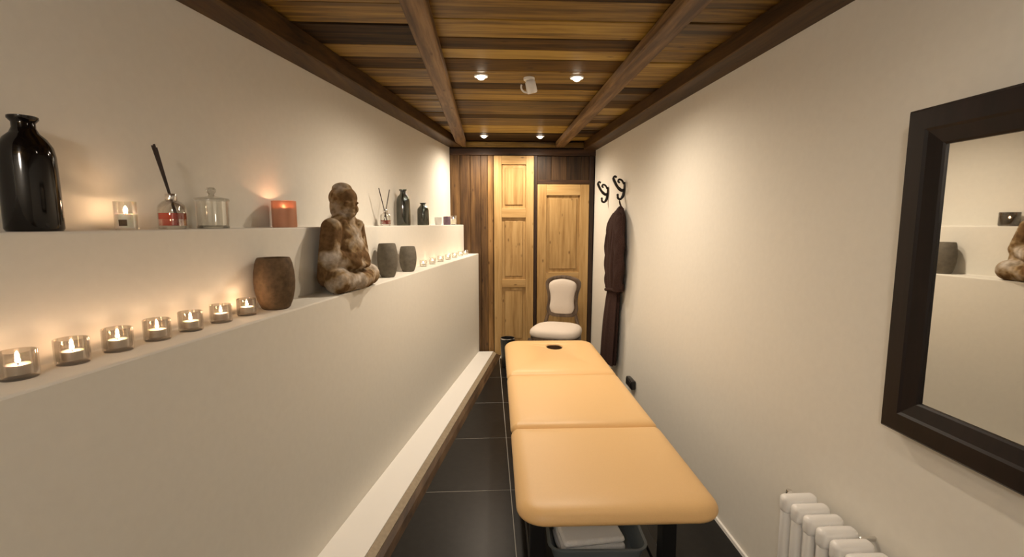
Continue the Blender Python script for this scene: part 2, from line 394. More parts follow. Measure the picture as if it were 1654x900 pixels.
obj('wall_beam', loft([[(upper_left_x(y) + 0.001, y, zl_(y)), (upper_left_x(y) + 0.001, y, ZC - 0.001), (upper_left_x(y) + 0.145, y, ZC - 0.001), (upper_left_x(y) + 0.145, y, zl_(y) + 0.006), (upper_left_x(y) + 0.139, y, zl_(y))] for y in (YF + 0.01, YB - 0.04)]), 'beam_dark', cl)
rx = lambda y: 1.298 - 0.0355 * (y - 2) - 0.001
obj('wall_beam', loft([[(rx(y), y, zb), (rx(y), y, ZC - 0.001), (rx(y) - 0.14, y, ZC - 0.001), (rx(y) - 0.14, y, zb + 0.006), (rx(y) - 0.134, y, zb)] for y in (YF + 0.01, YB - 0.04)]), 'beam_dark', cl)

# back wall: dark boards, header, posts and two pine doors
wb = struct(obj('wall_back', box(-0.75, 1.7, YB + 0.03, YB + 0.12, -0.1, 2.5), 'post_dark'), 'dark wooden board wall at the end of the room')
xs = [-0.43, -0.30, -0.19, -0.075, 0.0, 0.062]
ms = ['board_dark', 'board_dark', 'board_dark', 'board_dark', 'board_honey']
for i in range(5):
    w = xs[i + 1] - xs[i]
    o = obj('board', box(-w / 2 + 0.0015, w / 2 - 0.0015, -0.011, 0.0, -1.15, 1.15, bev=0.003, seg=1), ms[i], wb)
    o.location = ((xs[i] + xs[i + 1]) / 2, YB + 0.03 - 0.001 - (0.004 if i == 4 else random.uniform(0, .003)), 1.15)
o = obj('header_rail', box(-0.83, 0.83, -0.02, 0.0, -0.035, 0.035, bev=0.004, seg=1), 'trim_dark', wb); o.location = (0.385, YB + 0.012, 2.262)
o = obj('cornice', box(-0.83, 0.83, -0.025, 0.025, -0.028, 0.028, bev=0.006, seg=2), M['plank_mid'], wb); o.location = (0.385, YB - 0.012, 2.338)
for i, (xa, xb) in enumerate(((0.545, 0.70), (0.70, 0.87), (0.87, 1.03), (1.03, 1.16))):   # boards above the right door
    o = obj('board', box(-(xb - xa) / 2 + 0.001, (xb - xa) / 2 - 0.001, -0.011, 0, -0.135, 0.135, bev=0.003, seg=1), 'header_board', wb)
    o.location = ((xa + xb) / 2, YB + 0.028, 2.09)
o = obj('lintel', box(-0.32, 0.32, -0.022, 0, -0.022, 0.022, bev=0.003, seg=1), 'trim_dark', wb); o.location = (0.853, YB + 0.02, 1.945)
o = obj('post', box(-0.018, 0.018, -0.03, 0, -1.113, 1.113, bev=0.003, seg=1), 'post_dark', wb); o.location = (0.525, YB + 0.02, 1.113)
o = obj('post', box(-0.022, 0.022, -0.03, 0, -1.113, 1.113, bev=0.003, seg=1), 'post_dark', wb); o.location = (1.143, YB + 0.02, 1.113)
def door(name, label, x0, x1, z0, z1, stile, rails, y):
    d = struct(empty(name, ((x0 + x1) / 2, y, z0)), label); w = (x1 - x0) / 2; h = z1 - z0
    def piece(nm, xa, xb, za, zb_, ya, yb_, mat, bev=0.004):
        o = obj(nm, box(-(xb - xa) / 2, (xb - xa) / 2, ya, yb_, -(zb_ - za) / 2, (zb_ - za) / 2, bev=bev, seg=2), mat, d); o.location = ((xa + xb) / 2, 0, (za + zb_) / 2); return o
    piece('stile', -w, -w + stile, 0, h, -0.036, 0, 'pine'); piece('stile', w - stile, w, 0, h, -0.036, 0, 'pine')
    for a, b_ in rails: piece('rail', -w + stile, w - stile, a - z0, b_ - z0, -0.035, -0.001, 'pine_rail')
    gaps = [(rails[i][1], rails[i + 1][0]) for i in range(len(rails) - 1)]
    for a, b_ in gaps:
        # sunk panel with a raised field, framed by a bead
        piece('panel', -w + stile, w - stile, a - z0, b_ - z0, -0.016, -0.002, 'pine', 0.001)
        piece('panel_field', -w + stile + 0.035, w - stile - 0.035, a - z0 + 0.035, b_ - z0 - 0.035, -0.024, -0.0165, 'pine', 0.006)
    return d
door('door_1', 'tall narrow pale pine panelled door', 0.068, 0.504, 0.006, 2.222, 0.085, [(0.006, 0.16), (0.78, 0.87), (1.555, 1.66), (2.13, 2.222)], YB + 0.022)
door('door_2', 'shorter wide pale pine panelled door behind the chair', 0.546, 1.118, 0.006, 1.918, 0.10, [(0.006, 0.15), (0.83, 0.95), (1.80, 1.918)], YB + 0.022)

# ------------------------------------------------------------------ downlights (the rows in view, and an added near one out of view)
def downlight(x, y, label, k=1.0):
    t = tag(empty('downlight', (x, y, ZC + 0.002)), label, 'ceiling light', 'recessed ceiling downlights')
    obj('trim_ring', lathe([(0.026, 0.0), (0.026, -0.006), (0.040, -0.007), (0.043, -0.002), (0.043, 0.0)], 28), 'lamp_white', t, smooth=True)
    obj('lens', lathe([(0.0, -0.024), (0.012, -0.022), (0.021, -0.015), (0.0255, -0.006), (0.0255, -0.001), (0, -0.001)], 24), 'lens', t, smooth=True)
    l = bpy.data.lights.new('downlight_beam', 'SPOT'); l.energy = DOWNLIGHT_W * k; l.color = DOWNLIGHT_COL
    l.spot_size = math.radians(168); l.spot_blend = 1.0; l.shadow_soft_size = 0.028
    lo = bpy.data.objects.new('downlight_beam', l); COL.objects.link(lo); lo.parent = t; lo.location = (0, 0, -0.056)
    return t
downlight(-0.035, 2.95, 'lit recessed downlight left of the white ceiling fitting')
downlight(0.541, 2.95, 'lit recessed downlight right of the white ceiling fitting')
downlight(-0.033, 4.90, 'lit recessed downlight at the far end, above the tall pine door', 1.05)
downlight(0.534, 4.90, 'lit recessed downlight at the far end, above the chair side of the room', 1.0)
downlight(0.541, 1.0, 'added unseen downlight above the near end of the massage table', 0.22)  # added to light the near end, not seen
t = tag(empty('fill_globe', (-0.55, -0.95, ZC + 0.002)), 'added opal globe on the ceiling behind the camera, unseen fill light', 'ceiling light')  # added unseen source that brightens the near walls and table
obj('canopy', lathe([(0, 0), (0.06, 0), (0.06, -0.012), (0.045, -0.025), (0.018, -0.03), (0.018, -0.07), (0, -0.07)], 28), 'lamp_white', t, smooth=True)
obj('globe', lathe([(0, -0.075)] + [(0.13 * math.sin(a), -0.20 + 0.13 * math.cos(a)) for a in [0.2 + i_ * (PI - 0.2) / 14 for i_ in range(14)]] + [(0, -0.33)], 28), 'globe', t, smooth=True)
# white swivel fitting
t = tag(empty('ceiling_fitting', (0.255, 2.98, ZC + 0.002)), 'unlit white swivel fitting on the ceiling between two downlights', 'ceiling fitting')
obj('base', lathe([(0, 0), (0.034, 0), (0.034, -0.012), (0.026, -0.018), (0, -0.018)], 28), 'lamp_white', t, smooth=True)
o = obj('body', lathe([(0, 0.035), (0.024, 0.035), (0.031, 0.025), (0.033, -0.03), (0.028, -0.038), (0, -0.036)], 28), 'lamp_white', t, smooth=True); o.location = (0.012, 0, -0.05); o.rotation_euler = (math.radians(18), math.radians(-14), 0)
pts = [(-0.012 - 0.036 * math.cos(a), 0, -0.052 - 0.034 * math.sin(a)) for a in [(-0.35 + i * 0.16) for i in range(18)]]
obj('bracket', tube(pts, 0.0055, 8), 'lamp_white', t, smooth=True)

# ------------------------------------------------------------------ massage table
TAB = empty('massage_table', (0.446, 1.442, 0.0), -0.0165)
tag(TAB, 'tan vinyl massage table in three padded sections with face hole', 'massage table')
def rrect(x0, x1, y0, y1, rad, inset, n=9):
    out = []
    cs = [(x1, y1, rad[2], 0), (x0, y1, rad[3], PI / 2), (x0, y0, rad[0], PI), (x1, y0, rad[1], 1.5 * PI)]
    for cx_, cy_, r_, a0 in cs:
        sx = -1 if cx_ == x1 else 1; sy = -1 if cy_ == y1 else 1
        ox, oy = cx_ + sx * r_, cy_ + sy * r_; rr = max(r_ - inset, 0.001)
        ox2 = ox if r_ > inset else cx_ + sx * inset; oy2 = oy if r_ > inset else cy_ + sy * inset
        for k in range(n + 1):
            a = a0 + PI / 2 * k / n; out.append((ox2 + rr * math.cos(a), oy2 + rr * math.sin(a)))
    return out
def cushion(name, y0, y1, rad, ztop=0.553, thick=0.058, w=0.3545):
    prof = [(0.014, ztop - thick), (0.004, ztop - thick + 0.005), (0.0, ztop - thick + 0.014), (0.001, ztop - 0.036), (0.007, ztop - 0.024), (0.018, ztop - 0.0135), (0.034, ztop - 0.0065), (0.058, ztop - 0.0022), (0.09, ztop - 0.0004), (0.13, ztop)]
    rings = [[(x, y, z) for x, y in rrect(-w, w, y0, y1, rad, i)] for i, z in prof]
    return obj(name, loft(rings), 'vinyl', TAB, smooth=True)
c1 = cushion('foot_section', 0.0, 0.686, (0.10, 0.10, 0.035, 0.035))
c2 = cushion('middle_section', 0.688, 1.462, (0.035, 0.035, 0.035, 0.035))
# bean shaped face hole
hp = []; HX, HY = 0.026, 2.09
for i in range(40):
    a = 2 * PI * i / 40; r_ = 0.062 * (1 + 0.13 * math.sin(a) - 0.16 * math.exp(-((a - PI / 2) / 0.4) ** 2))
    hp.append((HX + r_ * math.cos(a), HY + r_ * math.sin(a) * 1.45))
bm = bmesh.new(); zt = 0.553; zbt = zt - 0.058; w = 0.3545; rad = (0.035, 0.035, 0.115, 0.115)
prof = [(0.014, zbt), (0.004, zbt + 0.005), (0.0, zbt + 0.014), (0.001, zt - 0.036), (0.007, zt - 0.024), (0.018, zt - 0.0135), (0.034, zt - 0.0065), (0.058, zt - 0.0022), (0.09, zt - 0.0004), (0.13, zt)]
def rings_of(lists):
    V = [[bm.verts.new(p) for p in ring] for ring in lists]
    for A, B in zip(V, V[1:]):
        n = len(A)
        for i in range(n): bm.faces.new((A[i], A[(i + 1) % n], B[(i + 1) % n], B[i]))
    return V
VO = rings_of([[(x, y, z) for x, y in rrect(-w, w, 1.464, 2.34, rad, i)] for i, z in prof])
def hole(k, z): return [(HX + (x - HX) * k, HY + (y - HY) * k, z) for x, y in hp]
VH = rings_of([hole(1.0, zbt), hole(0.97, zbt + 0.006), hole(0.97, zt - 0.012), hole(1.0, zt - 0.004), hole(1.07, zt)])
for A, B in ((VO[-1], VH[-1]), (VO[0], VH[0])):
    es = [bm.edges.get((r_[i], r_[(i + 1) % len(r_)])) for r_ in (A, B) for i in range(len(r_))]
    bmesh.ops.triangle_fill(bm, use_beauty=True, edges=es)
obj('head_section', bm, 'vinyl', TAB, smooth=True)
obj('hole_shade_ring', loft([hole(0.965, zbt - 0.03), hole(0.965, zt - 0.011), hole(0.93, zt - 0.012), hole(0.93, zbt - 0.03), hole(0.965, zbt - 0.03)], cap=False), 'hole_shade', TAB, smooth=True)  # added ring, coloured dark to give the hole its shade
for x in (-0.26, 0.26): obj('side_rail', box(x - 0.02, x + 0.02, 0.10, 2.26, 0.450, 0.494, bev=0.003, seg=1), 'black_metal', TAB)
for y in (0.33, 1.08, 1.90): obj('cross_rail', box(-0.24, 0.24, y - 0.02, y + 0.02, 0.452, 0.493, bev=0.003, seg=1), 'black_metal', TAB)
for x in (-0.262, 0.262):
    for y in (0.30, 1.90): obj('leg', box(x - 0.030, x + 0.030, y - 0.03, y + 0.03, 0.0, 0.449, bev=0.004, seg=1), 'black_metal', TAB)
    obj('base_rail', box(x - 0.024, x + 0.024, 0.332, 1.868, 0.03, 0.085, bev=0.004, seg=1), 'black_metal', TAB)
obj('lower_shelf', box(-0.236, 0.236, 0.31, 1.86, 0.06, 0.078, bev=0.003, seg=1), 'black_metal', TAB)
# grey tray with folded towel on the lower shelf
tr = tag(empty('storage_tray', (0.455, 1.93, 0.079), -0.05), 'shallow grey plastic tray under the massage table', 'tray')
def tray_ring(i, z): return [(x, y, z) for x, y in rrect(-0.20, 0.20, -0.16, 0.16, (0.05,) * 4, i, 6)]
obj('shell', loft([tray_ring(0.030, 0.0), tray_ring(0.014, 0.04), tray_ring(0.002, 0.085), tray_ring(-0.008, 0.088), tray_ring(-0.008, 0.094), tray_ring(0.004, 0.094), tray_ring(0.016, 0.045), tray_ring(0.034, 0.006)]), 'grey_plastic', tr, smooth=True)
tw = tag(empty('folded_towel', (0.430, 1.91, 0.0855), 0.10), 'folded white towel lying in the grey tray', 'towel')
for i in range(3):
    bm = bmesh.new(); add_box(bm, -0.138 + 0.003 * i, 0.138 - 0.002 * i, -0.105 + 0.004 * i, 0.11, 0.034 * i, 0.034 * i + 0.033, bev=0.014, seg=3)
    for v in bm.verts: v.co.z += 0.004 * math.sin(v.co.x * 18 + i) * (1 if v.co.z > 0.034 * i + .017 else 0)
    obj('fold', bm, 'towel', tw, smooth=True)

# ------------------------------------------------------------------ chair
CH = tag(empty('upholstered_chair', (0.672, 4.52, 0.0), -0.36), 'cream upholstered chair with brown carved wooden frame before the pine door', 'chair')
def seat_ring(k, z, s=1.0):
    out = []
    for i in range(40):
        a = 2 * PI * i / 40; ca, sa = math.cos(a), math.sin(a)
        p = 2.0 / 3.2
        x = 0.248 * (abs(ca) ** p) * (1 if ca > 0 else -1); y = 0.235 * (abs(sa) ** p) * (1 if sa > 0 else -1)
        x *= 1.0 - 0.10 * (y + 0.235) / 0.47
        out.append((x * k * s, y * k * s - 0.02, z))
    return out
obj('seat_rail', loft([seat_ring(0.97, 0.36), seat_ring(0.99, 0.365), seat_ring(0.99, 0.418), seat_ring(0.96, 0.42)]), 'chair_wood', CH, smooth=True)
obj('seat', loft([seat_ring(0.96, 0.42), seat_ring(1.015, 0.432), seat_ring(1.03, 0.45), seat_ring(1.005, 0.475), seat_ring(0.93, 0.492), seat_ring(0.78, 0.503), seat_ring(0.5, 0.51), seat_ring(0.2, 0.512)]), 'linen', CH, smooth=True)
def back_outline(s, n=56):
    out = []
    key = [(-0.125, 0.565), (-0.148, 0.62), (-0.140, 0.70), (-0.146, 0.78), (-0.165, 0.86), (-0.158, 0.912), (-0.115, 0.945), (-0.05, 0.962), (0.0, 0.967)]
    right = [(-x, z) for x, z in reversed(key[:-1])]
    loop = key + right + [(0.08, 0.548), (0.0, 0.545), (-0.08, 0.548)]
    P = smooth_path([(x, 0, z) for x, z in loop + [loop[0]]], 4)[:-1]
    cz = 0.756
    for p in P:
        kx_, kz_ = 1 - s / 0.158, 1 - s / 0.211
        out.append((p.x * kx_ * 1.10, cz + (p.z - cz) * kz_))
    return out
def back_y(z): return 0.20 + 0.16 * (z - 0.45)
def back_ring(s, dy): return [(x, back_y(z) + dy, z) for x, z in back_outline(s)]
obj('back_frame', loft([back_ring(0.034, -0.018), back_ring(0.02, -0.026), back_ring(0.004, -0.022), back_ring(0.0, -0.008), back_ring(0.0, 0.012), back_ring(0.012, 0.02), back_ring(0.034, 0.014), back_ring(0.034, -0.018)], cap=False), 'chair_wood', CH, smooth=True)
obj('backrest', loft([back_ring(0.033, 0.012), back_ring(0.033, -0.016), back_ring(0.040, -0.030), back_ring(0.060, -0.040), back_ring(0.09, -0.045), back_ring(0.125, -0.047)]), 'linen', CH, smooth=True)
for s in (-1, 1):
    obj('back_post', tube(smooth_path([(s * 0.19, 0.175, 0.39), (s * 0.175, 0.195, 0.46), (s * 0.15, 0.212, 0.54), (s * 0.138, 0.223, 0.60)], 5), [0.020] * 6 + [0.017] * 10, 10), 'chair_wood', CH, smooth=True)
    obj('leg', tube(smooth_path([(s * 0.205, -0.20, 0.40), (s * 0.222, -0.222, 0.32), (s * 0.205, -0.205, 0.16), (s * 0.195, -0.20, 0.05), (s * 0.21, -0.215, 0.006)], 5), [0.03] * 5 + [0.032] * 3 + [0.026] * 4 + [0.019] * 5 + [0.014] * 2 + [0.018] * 2, 10), 'chair_wood', CH, smooth=True)
    obj('leg', tube(smooth_path([(s * 0.185, 0.175, 0.40), (s * 0.185, 0.18, 0.25), (s * 0.18, 0.20, 0.10), (s * 0.182, 0.24, 0.008)], 5), [0.024] * 6 + [0.02] * 6 + [0.016] * 4, 10), 'chair_wood', CH, smooth=True)
obj('lower_rail', box(-0.15, 0.15, 0.195, 0.222, 0.44, 0.475, bev=0.008, seg=2), 'chair_wood', CH, smooth=True)

# ------------------------------------------------------------------ waste bin
t = tag(empty('waste_bin', (0.20, 4.83, 0.0)), 'slim black waste bin at the far end of the massage table', 'bin')
obj('bucket', lathe([(0, 0.003), (0.060, 0.0), (0.064, 0.004), (0.076, 0.30), (0.072, 0.30), (0.060, 0.012), (0, 0.010)], 36), 'black_plastic', t, smooth=True)
obj('rim', lathe([(0.072, 0.299), (0.0765, 0.300), (0.0785, 0.305), (0.0765, 0.310), (0.0725, 0.309), (0.072, 0.299)], 36), 'chrome', t, smooth=True)

# ------------------------------------------------------------------ hooks and robe on the right wall
def coat_hook(y, z, label):
    x = right_x(y, z)
    t = tag(empty('coat_hook', (x, y, z)), label, 'hook', 'black iron coat hooks')
    obj('backplate', loft([[(-0.002 - d, w_ * math.cos(a), h_ * math.sin(a)) for a in [2 * PI * i / 24 for i in range(24)]] for d, w_, h_ in ((0, 0.020, 0.055), (0.006, 0.020, 0.055), (0.010, 0.014, 0.047))]), 'iron', t, smooth=True)
    obj('upper_hook', tube(smooth_path([(-0.008, 0, -0.015), (-0.03, 0, -0.02), (-0.062, 0, 0.005), (-0.088, 0, 0.045), (-0.105, 0, 0.085), (-0.093, 0, 0.103), (-0.078, 0, 0.092)], 6), [0.014] * 12 + [0.012] * 13 + [0.009] * 12, 10), 'iron', t, smooth=True)
    obj('scroll', tube(smooth_path([(-0.010, 0, 0.035), (-0.03, 0, 0.068), (-0.055, 0, 0.075), (-0.062, 0, 0.058), (-0.048, 0, 0.048)], 6), 0.009, 8), 'iron', t, smooth=True)
    obj('lower_hook', tube(smooth_path([(-0.008, 0, -0.03), (-0.016, 0, -0.065), (-0.035, 0, -0.095), (-0.058, 0, -0.09), (-0.064, 0, -0.07)], 6), [0.013] * 10 + [0.010] * 15, 10), 'iron', t, smooth=True)
    obj('ball_tip', lathe([(0, 0.012), (0.008, 0.009), (0.012, 0), (0.008, -0.009), (0, -0.012)], 14), 'iron', t, smooth=True, loc=(-0.064, 0, -0.060))
    return t
coat_hook(4.72, 1.80, 'black iron double coat hook next to the far corner, empty')
coat_hook(4.20, 1.805, 'black iron double coat hook directly above the dark robe')
RY = 4.17
RB = tag(empty('bathrobe', (right_x(RY, 1.6), RY, 0.0)), 'dark brown bathrobe hanging from the hook on the right wall', 'robe')
def robe_ring(z, yc, hw, hd, fold, ph, tilt=0.0, n=64):
    out = []; xw = right_x(RY, z) - right_x(RY, 1.6)
    for i in range(n):
        a = 2 * PI * i / n; ca, sa = math.cos(a), math.sin(a)
        k = 1 + fold * math.sin(7 * a + ph) + 0.5 * fold * math.sin(12 * a + 2 * ph)
        out.append((xw - 0.012 - hd + hd * ca * (k if ca < 0 else 1), yc + hw * sa * k + tilt * ca, z))
    return out
prof = [(1.63, 0.0, 0.020, 0.020, 0, 0), (1.605, 0.0, 0.075, 0.036, .02, 0), (1.56, -0.005, 0.135, 0.048, .05, .2), (1.46, -0.01, 0.165, 0.057, .06, .4), (1.30, 0, 0.165, 0.060, .06, .7), (1.10, 0.0, 0.165, 0.060, .07, 1.0),
        (0.98, 0.02, 0.135, 0.050, .07, 1.2), (0.90, 0.03, 0.125, 0.046, .06, 1.3), (0.80, 0.03, 0.14, 0.05, .08, 1.5), (0.60, 0.03, 0.155, 0.056, .10, 1.7), (0.40, 0.03, 0.16, 0.058, .11, 1.9), (0.235, 0.03, 0.162, 0.058, .11, 2.0), (0.23, 0.03, 0.15, 0.05, .10, 2.0)]
obj('robe_body', loft([robe_ring(*p) for p in prof]), 'robe', RB, smooth=True)
for s in (-1, 1):
    pts = smooth_path([(-0.065, 0.07 * s, 1.57), (-0.085, 0.145 * s, 1.45), (-0.090, 0.165 * s, 1.25), (-0.088, 0.155 * s, 1.05), (-0.082, 0.135 * s, 0.92)], 6)
    rr = [0.035 + 0.025 * min(1, i / 8) for i in range(len(pts))]; rr[-1] = 0.05
    bm = bmesh.new(); add_tube(bm, pts, rr, 20)
    for v in bm.verts:
        v.co.x = -0.085 + (v.co.x + 0.085) * 0.72 + 0.006 * math.sin(v.co.z * 34 + v.co.y * 60); v.co.y += 0.005 * math.sin(v.co.z * 27)
    o = obj('sleeve', bm, 'robe', RB, smooth=True)
    obj('cuff', tube([pts[-1] + Vector((0.003, 0, 0.05)), pts[-1] + Vector((0.003, 0, -0.014))], [0.050, 0.049], 20), 'robe', RB, smooth=True)
cp = smooth_path([(-0.085, -0.015, 1.05), (-0.118, -0.035, 1.25), (-0.112, -0.045, 1.42), (-0.075, -0.035, 1.56), (-0.04, 0, 1.625), (-0.072, 0.035, 1.56), (-0.112, 0.04, 1.42), (-0.118, 0.01, 1.25), (-0.085, -0.005, 1.05)], 6)
obj('shawl_collar', tube(cp, [0.024] * len(cp), 10), 'robe', RB, smooth=True)
bl = [(-0.012 - 0.06 + 0.066 * math.cos(a), 0.03 + 0.137 * math.sin(a), 0.90 + 0.01 * math.sin(2 * a)) for a in [PI * 0.5 + PI * i / 24 for i in range(25)]]
obj('belt', tube(bl, 0.016, 8), 'robe', RB, smooth=True)
obj('hanging_loop', tube(smooth_path([(-0.03, -0.008, 1.62), (-0.045, -0.01, 1.67), (-0.05, 0.01, 1.695), (-0.045, 0.02, 1.67), (-0.03, 0.012, 1.62)], 5), 0.004, 6), 'robe', RB, smooth=True)
# small dark wall box
y = 3.66; t = tag(empty('wall_box', (right_x(y, 0.2), y, 0.21)), 'small dark box low on the right wall just past the massage table', 'wall box')
obj('housing', box(-0.038, -0.002, -0.075, 0.075, -0.035, 0.035, bev=0.006, seg=2), 'black_plastic', t, smooth=True)
obj('cover', box(-0.044, -0.0385, -0.062, 0.062, -0.026, 0.026, bev=0.002, seg=1), 'black_plastic', t, smooth=True)

# ------------------------------------------------------------------ mirror
MS = -0.005; my0, my1, mz0, mz1 = 0.62, 1.329, 0.888, 1.812
MR = tag(empty('wall_mirror', (1.216, my0, mz0), math.atan2(1, MS) - PI / 2), 'large rectangular wall mirror in a dark brown wooden frame', 'mirror')
ln = (my1 - my0) / math.cos(math.atan(MS)); hh = mz1 - mz0; fw = 0.104
outer = [(0, 0), (ln, 0), (ln, hh), (0, hh)]; inner = [(fw, fw), (ln - fw, fw), (ln - fw, hh - fw), (fw, hh - fw)]
def lerp2(a, b_, t_): return (a[0] + (b_[0] - a[0]) * t_, a[1] + (b_[1] - a[1]) * t_)
cross = [(0.0, 0.018), (0.0, -0.012), (0.07, -0.020), (0.55, -0.020), (0.62, -0.015), (0.95, -0.004), (1.0, 0.0), (1.0, 0.018)]
for i in range(4):
    j = (i + 1) % 4
    rings = [[(dx, *lerp2(outer[k], inner[k], t_)) for t_, dx in cross] for k in (i, j)]
    obj('frame_rail' if i in (0, 2) else 'frame_stile', loft(rings), 'frame_dark', MR, smooth=False)
obj('mirror_glass', box(0.005, 0.010, fw - 0.006, ln - fw + 0.006, fw - 0.006, hh - fw + 0.006), 'mirror', MR)
obj('backing', box(0.0185, 0.024, 0.03, ln - 0.03, 0.03, hh - 0.03), 'frame_dark', MR)

# ------------------------------------------------------------------ radiator
NS, PIT = 9, 0.0625; ry1 = 1.535; RZ = 0.535
RD = tag(empty('column_radiator', (1.105, ry1 - PIT * (NS - 1) / 2, 0.0)), 'white cast column radiator below the mirror', 'radiator')
sec = None
for i in range(NS):
    yy = PIT * (NS - 1) / 2 - PIT * i
    if sec is None:
        bm = bmesh.new()
        for x in (-0.044, 0.0, 0.044): add_box(bm, x - 0.0165, x + 0.0165, -0.015, 0.015, 0.10, RZ - 0.03, bev=0.012, seg=3)
        add_box(bm, -0.0635, 0.0635, -0.0225, 0.0225, RZ - 0.065, RZ, bev=0.018, seg=4)
        add_box(bm, -0.0635, 0.0635, -0.0225, 0.0225, 0.075, 0.135, bev=0.018, seg=4)
        s_ = obj('section', bm, 'radiator', RD, smooth=True); sec = s_.data
    else:
        s_ = bpy.data.objects.new('section', sec); COL.objects.link(s_); s_.parent = RD
    s_.location = (0, yy, 0)
for z in (RZ - 0.035, 0.105): obj('header_pipe', tube([(0, -PIT * (NS - 1) / 2 - 0.02, z), (0, PIT * (NS - 1) / 2 + 0.03, z)], 0.018, 14), 'radiator', RD, smooth=True)
for yy in (PIT * (NS - 1) / 2, -PIT * (NS - 1) / 2): obj('foot', box(-0.045, 0.045, yy - 0.016, yy + 0.016, 0.0, 0.08, bev=0.008, seg=2), 'radiator', RD, smooth=True)
o = obj('air_vent', lathe([(0, 0.014), (0.009, 0.012), (0.011, 0.004), (0.011, -0.01), (0, -0.01)], 14), 'chrome', RD, smooth=True); o.location = (-0.02, PIT * (NS - 1) / 2 + 0.024, RZ - 0.008)
o = obj('wall_bracket', box(-0.02, 0.105 - 0.055, -0.006, 0.006, -0.008, 0.008, bev=0.003, seg=1), 'chrome', RD); o.location = (0.07, PIT * (NS - 1) / 2 - PIT * 3.5, RZ - 0.018)

# ------------------------------------------------------------------ things on the ledges
def ledge(level, y, off):
    """point on a ledge; off = distance back from that ledge's front edge"""
    base = off if level == 1 else W1 + off
    return (left_x(y, base), y, Z1 if level == 1 else Z2)
FLAMES = {}
def flame_bits(t, z, k=1.0, power=1.0):
    if power not in FLAMES: FLAMES[power] = flame_mat(power)
    obj('wick', tube([(0, 0, z), (0.0004, 0, z + 0.007 * k)], 0.0011 * k, 6), 'wick', t)
    obj('flame', lathe([(0, z + 0.005 * k), (0.0032 * k, z + 0.008 * k), (0.0046 * k, z + 0.011 * k), (0.0030 * k, z + 0.016 * k), (0, z + 0.021 * k)], 8), FLAMES[power], t, smooth=True)
def tealight(loc, label, group, k=1.0, power=1.0, glass='cup_glass'):
    t = tag(empty('tealight_glass', loc), label, 'tealight', group)
    R = 0.034 * k; H = 0.060 * k
    obj('glass_cup', lathe([(0, 0.0), (R * 0.93, 0.0), (R, 0.004 * k), (R, H), (R * 0.94, H + 0.0012), (R * 0.90, H), (R * 0.90, 0.010 * k), (0, 0.009 * k)], 28), glass, t, smooth=True)
    obj('metal_cup', lathe([(0, 0.0105 * k), (0.0225 * k, 0.0105 * k), (0.0230 * k, 0.031 * k), (0.0222 * k, 0.031 * k), (0.0218 * k, 0.0125 * k), (0, 0.0125 * k)], 24), 'aluminium', t, smooth=True)
    obj('wax', lathe([(0, 0.013 * k), (0.0216 * k, 0.013 * k), (0.0216 * k, 0.0295 * k), (0.018 * k, 0.0288 * k), (0, 0.0284 * k)], 24), 'wax', t, smooth=True)
    flame_bits(t, 0.028 * k, k, power)
    return t
tl = [(1.060, 'nearest of the seven lit glass tealights on the lower ledge'), (1.170, 'second lit glass tealight from the near end of the lower ledge'), (1.283, 'third lit glass tealight from the near end of the lower ledge'),
      (1.400, 'middle one of the seven lit glass tealights on the lower ledge'), (1.518, 'lit glass tealight third from the brown vase on the lower ledge'), (1.644, 'lit glass tealight second from the brown vase on the lower ledge'), (1.770, 'lit glass tealight touching the large brown vase on the lower ledge')]
for y, lab in tl: tealight(ledge(1, y, 0.105), lab, 'lit tealights on the lower ledge', power=2.2 if y > 1.7 else 1.0)
fl_ = [3.70, 3.93, 4.16, 4.39, 4.62, 4.85, 5.06]
names = ['first small clear tealight past the dark round vases', 'second small clear tealight past the dark round vases', 'third small clear tealight past the dark round vases', 'fourth small clear tealight past the dark round vases',
         'third small clear tealight from the boarded end wall', 'second small clear tealight from the boarded end wall', 'small clear tealight closest to the boarded end wall']
for y, lab in zip(fl_, names): tealight(ledge(1, y, 0.095), lab, 'small tealights at the far end', k=0.82, power=1.3, glass='clear_glass')

def vase(loc, label, R, H, mat, neck=0.80):
    t = tag(empty('round_vase', loc), label, 'vase', 'rounded vases on the lower ledge')
    p = [(0, 0.0), (R * 0.60, 0.0), (R * 0.70, H * 0.03), (R * 0.86, H * 0.18), (R * 0.97, H * 0.38), (R, H * 0.55), (R * 0.97, H * 0.74), (R * 0.90, H * 0.90), (R * 0.84, H * 0.97), (R * neck, H)]
    inn = [(R * (neck - 0.10), H * 0.985), (R * 0.84, H * 0.75), (R * 0.86, H * 0.5), (R * 0.60, H * 0.10), (0, H * 0.08)]
    obj('vessel', lathe(p + inn, 40), mat, t, smooth=True)
    obj('rim', lathe([(R * neck, H - 0.001), (R * (neck - 0.02), H + 0.0025), (R * (neck - 0.07), H + 0.0025), (R * (neck - 0.10), H - 0.002), (R * neck, H - 0.001)], 40), mat, t, smooth=True)
    return t
vase(ledge(1, 1.90, 0.083), 'large rounded brown vase glowing beside the lit tealights', 0.075, 0.200, 'vase_brown')
vase(ledge(1, 2.985, 0.080), 'grey-brown rounded vase right behind the statue', 0.063, 0.208, 'vase_grey')
vase(ledge(1, 3.33, 0.078), 'smallest dark rounded vase, beside the far row of tealights', 0.060, 0.172, 'vase_grey')

